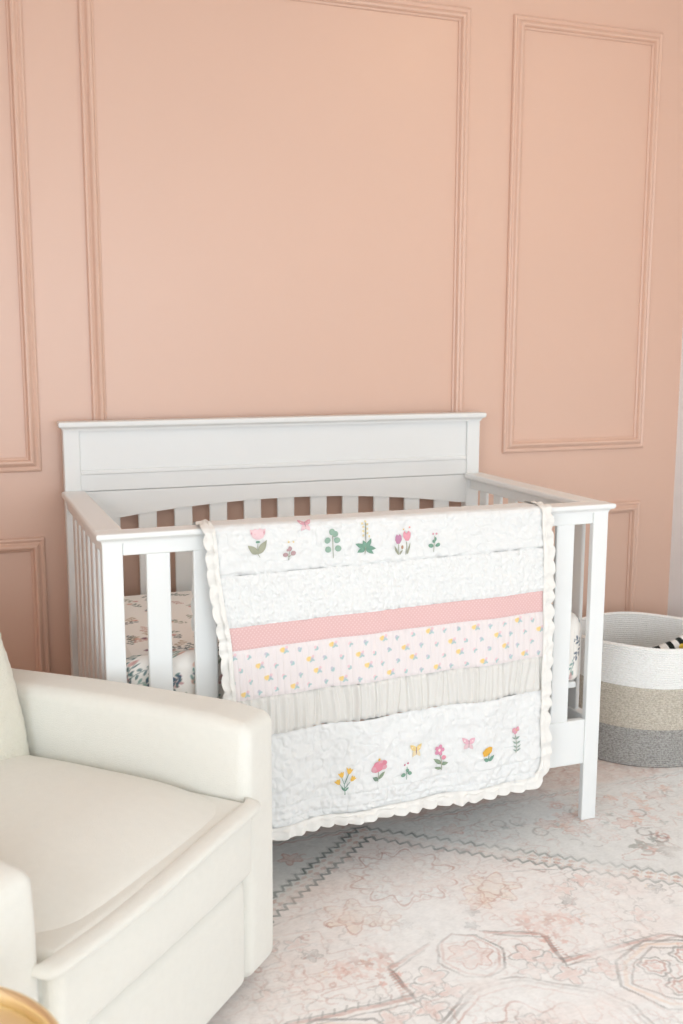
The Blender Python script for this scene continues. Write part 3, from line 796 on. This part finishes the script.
motif('embroidered_poppy', .297, .268, [('s', [(-.5, -6), (0, 1)], .6, G3), ('l', 0, -6, -5.5, -3, 1.8, G3), ('l', 0, -6, 6.5, -1, 1.9, G3),
      ('p', [(-6, -.5), (-6.5, 3.5), (-3.5, 7.6), (1, 8.6), (4, 7.6), (3.2, 3.4), (.6, .6), (-2.4, -.8)], '#E2AE4E'), ('o', .2, 1.6, 1, 1.4, 0, G3)], 'mustard yellow poppy')
motif('embroidered_spire', .389, .290, [('s', [(0, 8), (-.5, -4), (-1, -12)], .4, G1)]+[('l', -.3, y, s_*4.4, y+2.6, .8, '#9DB0A4') for y in (-10, -6, -2, 2) for s_ in (-1, 1)]
      + [('o', x, y, 2.6, 2.0, 1.2, '#DBA3B0') for x, y in ((-2, 11), (2, 12), (0, 9))]+[('o', 1, 11, 1.3, 1.6, 0, '#E3B58C')], 'tall pink flower with paired leaves')

# ------------------------------------------------------------------ armchair
ang = math.atan2(-.714, .70)
chair = thing('armchair', 'cream boucle armchair with a thick seat cushion beside the crib', 'armchair', (-.994, -1.214, 0), ang)
# local axes: +x is the way it faces, +y the arm towards the crib
def soft_box(name, x0, x1, y0, y1, z0, z1, r, m, puff=(0, 0, 0), pw=2.5, nd=(26, 26, 26), deform=None, rough=0):
    """rounded, puffed upholstery block"""
    h = np.array([(x1-x0)/2, (y1-y0)/2, (z1-z0)/2]); c = np.array([(x0+x1)/2, (y0+y1)/2, (z0+z1)/2])
    def axis(n_, hh):
        rr = min(r/hh, .95); core = np.linspace(-(1-rr), 1-rr, n_); e = np.linspace(1-rr, 1, 8)[1:]
        return np.r_[-e[::-1], core, e]
    V = []; F = []; off = 0
    for ax in range(3):
        u, w = [(1, 2), (2, 0), (0, 1)][ax]
        gu, gw = axis(nd[u], h[u]), axis(nd[w], h[w])
        W_, U_ = np.meshgrid(gw, gu, indexing='ij')
        for sgn in (-1, 1):
            P = np.zeros(U_.shape+(3,)); P[..., ax] = sgn; P[..., u] = U_; P[..., w] = W_
            f = grid_faces(*U_.shape, off=off)
            F.append(f if sgn > 0 else f[:, ::-1]); V.append(P.reshape(-1, 3)); off += P.shape[0]*P.shape[1]
    P = np.concatenate(V); F = np.concatenate(F)
    q = P*h; rr = min(r, *(h*.98)); inn = np.clip(q, -(h-rr), h-rr); d = q-inn
    L = np.linalg.norm(d, axis=1, keepdims=True); L[L == 0] = 1
    o = inn+rr*d/L
    s = np.clip(np.abs(o/h), 0, 1)
    for ax in range(3):
        u, w = [(1, 2), (2, 0), (0, 1)][ax]
        o[:, ax] += np.sign(o[:, ax])*puff[ax]*(1-s[:, u]**pw)*(1-s[:, w]**pw)*s[:, ax]
    o = o+c
    if deform is not None: o = deform(o)
    if rough:
        n_ = noise(o[:, 0]*120+o[:, 2]*77, o[:, 1]*120+o[:, 2]*60, 70)
        dirn = (o-c)/np.linalg.norm(o-c, axis=1, keepdims=True); o = o+dirn*(rough*n_)[:, None]
    ob = arr_mesh(name, o, F, m, chair)
    bm = bmesh.new(); bm.from_mesh(ob.data); bmesh.ops.remove_doubles(bm, verts=bm.verts, dist=1e-5)
    bmesh.ops.recalc_face_normals(bm, faces=bm.faces); bm.to_mesh(ob.data); bm.free()
    return ob
HW, AW, FR = .42, .125, .42
def arm_def(sg):
    def f(o):
        t = sstep(.50, .62, o[:, 2])
        # top front corner is rounded off
        k = sstep(FR-.10, FR, o[:, 0])*sstep(.50, .60, o[:, 2])
        o[:, 2] -= .010*k; 
        o[:, 1] += sg*.004*t
        o[:, 2] -= .012*(1-sstep(-.42, .1, o[:, 0]))*t
        return o
    return f
for sg in (1, -1):
    y0, y1 = (HW-AW, HW) if sg > 0 else (-HW-.022, -HW+AW-.022)
    soft_box('armrest', -.42, FR, y0, y1, .04, .614, .027, M_bouc, (.003, .004, .002), nd=(30, 8, 22), deform=arm_def(sg))
def seam_tube(name, pts, r, m, parent, seg=10):
    pts = np.array(pts, float); n_ = len(pts); V = []
    for i in range(n_):
        tg = pts[min(i+1, n_-1)]-pts[max(i-1, 0)]; tg /= np.linalg.norm(tg)
        a = np.cross(tg, (0, 0, 1)); 
        if np.linalg.norm(a) < .2: a = np.cross(tg, (1, 0, 0))
        a /= np.linalg.norm(a); b = np.cross(tg, a)
        rr = r*(.02 if i in (0, n_-1) else 1)
        V.append([pts[i]+rr*(a*math.cos(t)+b*math.sin(t)) for t in np.linspace(0, 2*PI, seg, endpoint=False)])
    return grid_obj(name, np.array(V), m, parent, wrap=True)
def seat_def(o):
    # waterfall towards the front seam and gentle crown
    x, y, z = o[:, 0], o[:, 1], o[:, 2]
    top = sstep(.40, .46, z)
    o[:, 2] = z-top*(.020*sstep(.20, .45, x)**1.3+.010*(np.abs(y)/.3)**4)-.006*top*sstep(.40, .455, x)
    return o
seat = soft_box('seat_cushion', -.24, .440, -.315, .293, .345, .466, .045, M_bouc, (.0, .002, .044), nd=(40, 34, 10), deform=seat_def, pw=3)
# flat stitched flange along the cushion's front edge
def flange():
    P = []
    ys = np.r_[np.linspace(-.350, .306, 60)]
    for y in ys:
        e = min(y+.350, .306-y); rc = .03
        back = max(0, rc-e); xr = math.sqrt(max(rc*rc-back*back, 0))-rc
        zc = .446+.004*math.sin(y*9)
        row = []
        for a in np.linspace(0, 2*PI, 16, endpoint=False):
            w, h = .019, .0100
            ca, sa = math.cos(a), math.sin(a)
            sx = math.copysign(abs(ca)**.7, ca); sz = math.copysign(abs(sa)**.8, sa)
            k = .3+.7*min(1, e/.012)
            row.append((.447+xr+w*sx*k-.006*(abs(y)/.3)**2, y, zc+h*sz*k-.1*(w*sx)))
        P.append(row)
    o = grid_obj('cushion_flange', np.array(P), M_bouc, seat, wrap=True)
    bm = bmesh.new(); bm.from_mesh(o.data)
    bmesh.ops.holes_fill(bm, edges=[e for e in bm.edges if e.is_boundary]); bmesh.ops.recalc_face_normals(bm, faces=bm.faces); bm.to_mesh(o.data); bm.free()
flange()
soft_box('seat_base', -.25, .440, -.313, .291, .295, .455, .022, M_bouc, (.010, 0, 0), nd=(20, 30, 12))
soft_box('footrest_panel', .30, .424, -.313, .291, .045, .297, .03, M_bouc, (.007, 0, 0), nd=(8, 30, 16))
soft_box('chair_body', -.40, .31, -.313, .291, .06, .30, .02, M_bouc)
def back_def(o):
    o[:, 0] -= (o[:, 2]-.44)*.26
    # wings of the pillow draw in towards the top
    return o
soft_box('back_frame', -.41, -.27, -.32, .30, .05, 1.0, .04, M_bouc, (.01, 0, 0), nd=(8, 24, 36), deform=lambda o: o-np.c_[np.maximum(o[:, 2]-.3, 0)*.22, 0*o[:, 0], 0*o[:, 0]])
def pil_def(o):
    o[:, 0] -= (o[:, 2]-.44)*.24
    z = (o[:, 2]-.42)/.62
    o[:, 1] *= 1+.03*np.sin(z*PI*2.2)-.02
    return o
soft_box('back_pillow', -.30, -.104, -.312, .292, .425, 1.03, .055, M_bouc2, (.035, 0, 0), nd=(20, 60, 64), deform=pil_def, rough=.004)
bm = bmesh.new()
bmesh.ops.create_cone(bm, cap_ends=True, segments=64, radius1=.27, radius2=.27, depth=.02, matrix=Matrix.Translation((0, 0, .010)))
obj('swivel_base', bm, M_dark, chair)
bm = bmesh.new()
bmesh.ops.create_cone(bm, cap_ends=True, segments=48, radius1=.06, radius2=.06, depth=.05, matrix=Matrix.Translation((0, 0, .044)))
obj('swivel_column', bm, M_dark, chair)

# ------------------------------------------------------------------ gold side table
gt = thing('side_table', 'round brass side table at the armchair\'s near arm', 'side table', (-1.128, -2.087, 0))
lathe('tabletop', [(.001, .512), (.182, .512), (.190, .515), (.1915, .522), (.190, .5315), (.184, .5335), (.15, .534), (.001, .534)], M_goldtop, gt, 96)
lathe('rim', [(.188, .505), (.199, .503), (.2035, .507), (.2050, .520), (.2048, .540), (.2030, .5475), (.1990, .5500), (.1950, .5485), (.1920, .541), (.1905, .532), (.1900, .52), (.188, .505)], M_gold, gt, 96)
lathe('pedestal', [(.02, .511), (.03, .505), (.022, .49), (.018, .46), (.018, .06), (.024, .035), (.02, .022)], M_gold, gt, 48)
lathe('base', [(.001, .022), (.09, .022), (.135, .016), (.145, .008), (.145, 0), (.001, 0)], M_gold, gt, 64)

# ------------------------------------------------------------------ rope basket
BC = (1.194, -.383); BA, BB, BT = .255, .234, -.352; BH = .403
basket = thing('rope_basket', 'large rope storage basket in white, beige and grey bands beside the crib', 'basket', (BC[0], BC[1], 0), BT)
def basket_band(name, z0, z1, m, rim=False, label=None):
    pitch = .0072; seg = 180
    t = np.linspace(0, 2*PI, seg, endpoint=False); P = []
    def ring(z, off):
        wave = 1+.012*np.sin(2*t+1)+.010*np.sin(3*t+.5)*z/BH
        tap = .975+.025*min(1, z/.12)
        w = .0025*np.sin(3*t+2.2)*(z/BH)**2+.0015*np.sin(5*t)*(z/BH)**2
        return np.c_[(BA*tap+off)*wave*np.cos(t), (BB*tap+off)*wave*np.sin(t), z+w]
    n_ = int(round((z1-z0)/pitch)); h = (z1-z0)/n_
    for i in range(n_):
        for k in range(6):
            a = k/6*PI; P.append(ring(z0+h*(i+(1-math.cos(a))/2), .0042*math.sin(a)-.002))
    P.append(ring(z1, -.002))
    if rim:
        for a in np.linspace(0, PI, 7)[1:]: P.append(ring(z1+.004*math.sin(a), -.006+.004*math.cos(a)))
    for i in range(n_):                       # inner face
        for k in range(1, 7):
            a = k/6*PI; P.append(ring(z1-h*(i+(1-math.cos(a))/2), -.0105-.003*math.sin(a)))
    P = np.array(P)
    o = grid_obj(name, P, m, basket, wrap=True)
    if label: o['label'] = label
basket_band('rope_band', .001, .13, M_rope_g, label='dark grey rope band')
basket_band('rope_band', .13, .27, M_rope_b, label='beige rope band')
basket_band('rope_band', .27, BH, M_rope_w, True, label='white rope band')
bm = bmesh.new()
vs = [bm.verts.new(((BA-.012)*.98*math.cos(a), (BB-.012)*.98*math.sin(a), z)) for z in (.002, .010) for a in np.linspace(0, 2*PI, 64, endpoint=False)]
bm.faces.new(vs[:64][::-1]); bm.faces.new(vs[64:])
for i in range(64): bm.faces.new((vs[i], vs[(i+1) % 64], vs[64+(i+1) % 64], vs[64+i]))
obj('basket_floor', bm, M_rope_g, basket)

# plush toy with black and white stripes standing in the basket
toy = thing('plush_toy', 'black and white striped plush toy with a yellow patch inside the rope basket', 'toy', (1.17, -.42, .0115))
def toy_tube(name, z0, z1, mats):
    """leaning stuffed body in stripes: points run from the basket's floor to its tip"""
    pts = np.array([(0, .04, 0), (.0, .03, .10), (-.0, .0, .22), (-.01, -.03, .30), (.02, -.055, .340), (.07, -.065, .362), (.12, -.06, .386)])
    s = np.linspace(0, len(pts)-1, 91); i0 = np.arange(len(pts))
    L = np.stack([np.interp(s, i0, pts[:, k]) for k in range(3)], -1)
    for _ in range(6): L[1:-1] = (L[:-2]+2*L[1:-1]+L[2:])/4
    L[:, 2] = L[:, 2]+.002
    R = np.interp(s, [0, 1, 3, 4, 6], [.055, .06, .045, .024, .014]); R[0] = .01; R[-1] = .003
    rings = []
    for i in range(91):
        tg = L[min(i+1, 90)]-L[max(i-1, 0)]; tg /= np.linalg.norm(tg); a = np.cross(tg, (0, 1, .01)); a /= np.linalg.norm(a); b = np.cross(tg, a)
        rings.append([L[i]+R[i]*(a*math.cos(t)+b*math.sin(t)) for t in np.linspace(0, 2*PI, 24, endpoint=False)])
    P = np.array(rings)
    ob = grid_obj(name, P, mats[0], toy, wrap=True)
    ob.data.materials.append(mats[1])
    idx = [((k//24)//5) % 2 for k in range(len(ob.data.polygons))]
    ob.data.polygons.foreach_set('material_index', idx)
    P[..., 2] = np.maximum(P[..., 2], 0)
    return L
Lc = toy_tube('body', 0, 1, (M_wfelt, M_black))
bm = bmesh.new(); bmesh.ops.create_uvsphere(bm, u_segments=24, v_segments=16, radius=.013, matrix=Matrix.Translation((.075, -.078, .362)) @ Matrix.Diagonal((1.2, .6, .8, 1)))
obj('patch', bm, M_yellow, toy, True)

# ------------------------------------------------------------------ light
def area(name, loc, rot, sx, sy, power, col, spread=PI):
    l = bpy.data.lights.new(name, 'AREA'); l.shape = 'RECTANGLE'; l.size = sx; l.size_y = sy; l.energy = power; l.color = col; l.spread = spread
    o = bpy.data.objects.new(name, l); C.objects.link(o); o.location = loc; o.rotation_euler = rot
    return o
area('daylight_front', ((WF[0]+WF[1])/2, YF-.14, (WF[2]+WF[3])/2), (PI/2-.38, 0, 0), WF[1]-WF[0], WF[3]-WF[2], 92, (.83, .925, 1))
area('daylight_left', (XL-.14, (WL[0]+WL[1])/2, (WL[2]+WL[3])/2), (PI/2-.38, 0, -PI/2), WL[1]-WL[0], WL[3]-WL[2], 82, (.84, .93, 1))
w = bpy.data.worlds.new('sky'); bpy.context.scene.world = w; w.use_nodes = True
w.node_tree.nodes['Background'].inputs[0].default_value = (.85, .93, 1, 1); w.node_tree.nodes['Background'].inputs[1].default_value = .6

# ------------------------------------------------------------------ camera
cam = bpy.data.cameras.new('camera'); co = bpy.data.objects.new('camera', cam); C.objects.link(co)
cam.sensor_fit = 'VERTICAL'; cam.sensor_height = 36; cam.lens = 36*1038.77/1024; cam.clip_start = .05
yaw, pit, rol = math.radians(20.8933), math.radians(9.1398), math.radians(.1425)
fw = Vector((math.sin(yaw)*math.cos(pit), math.cos(yaw)*math.cos(pit), -math.sin(pit)))
rt = Vector((math.cos(yaw), -math.sin(yaw), 0)); up = rt.cross(fw)
r2 = rt*math.cos(rol)+up*math.sin(rol); u2 = -rt*math.sin(rol)+up*math.cos(rol)
co.matrix_world = Matrix(((r2.x, u2.x, -fw.x, -1.0217), (r2.y, u2.y, -fw.y, -3.2397), (r2.z, u2.z, -fw.z, 1.3676), (0, 0, 0, 1)))
cam.dof.use_dof = True; cam.dof.focus_distance = 2.62; cam.dof.aperture_fstop = 4.0
sc = bpy.context.scene
sc.camera = co
sc.view_settings.view_transform = 'Standard'; sc.view_settings.look = 'None'; sc.view_settings.gamma = 1
sc.view_settings.use_curve_mapping = False; sc.view_settings.exposure = 0.05
sc.cycles.max_bounces = 10; sc.cycles.diffuse_bounces = 6
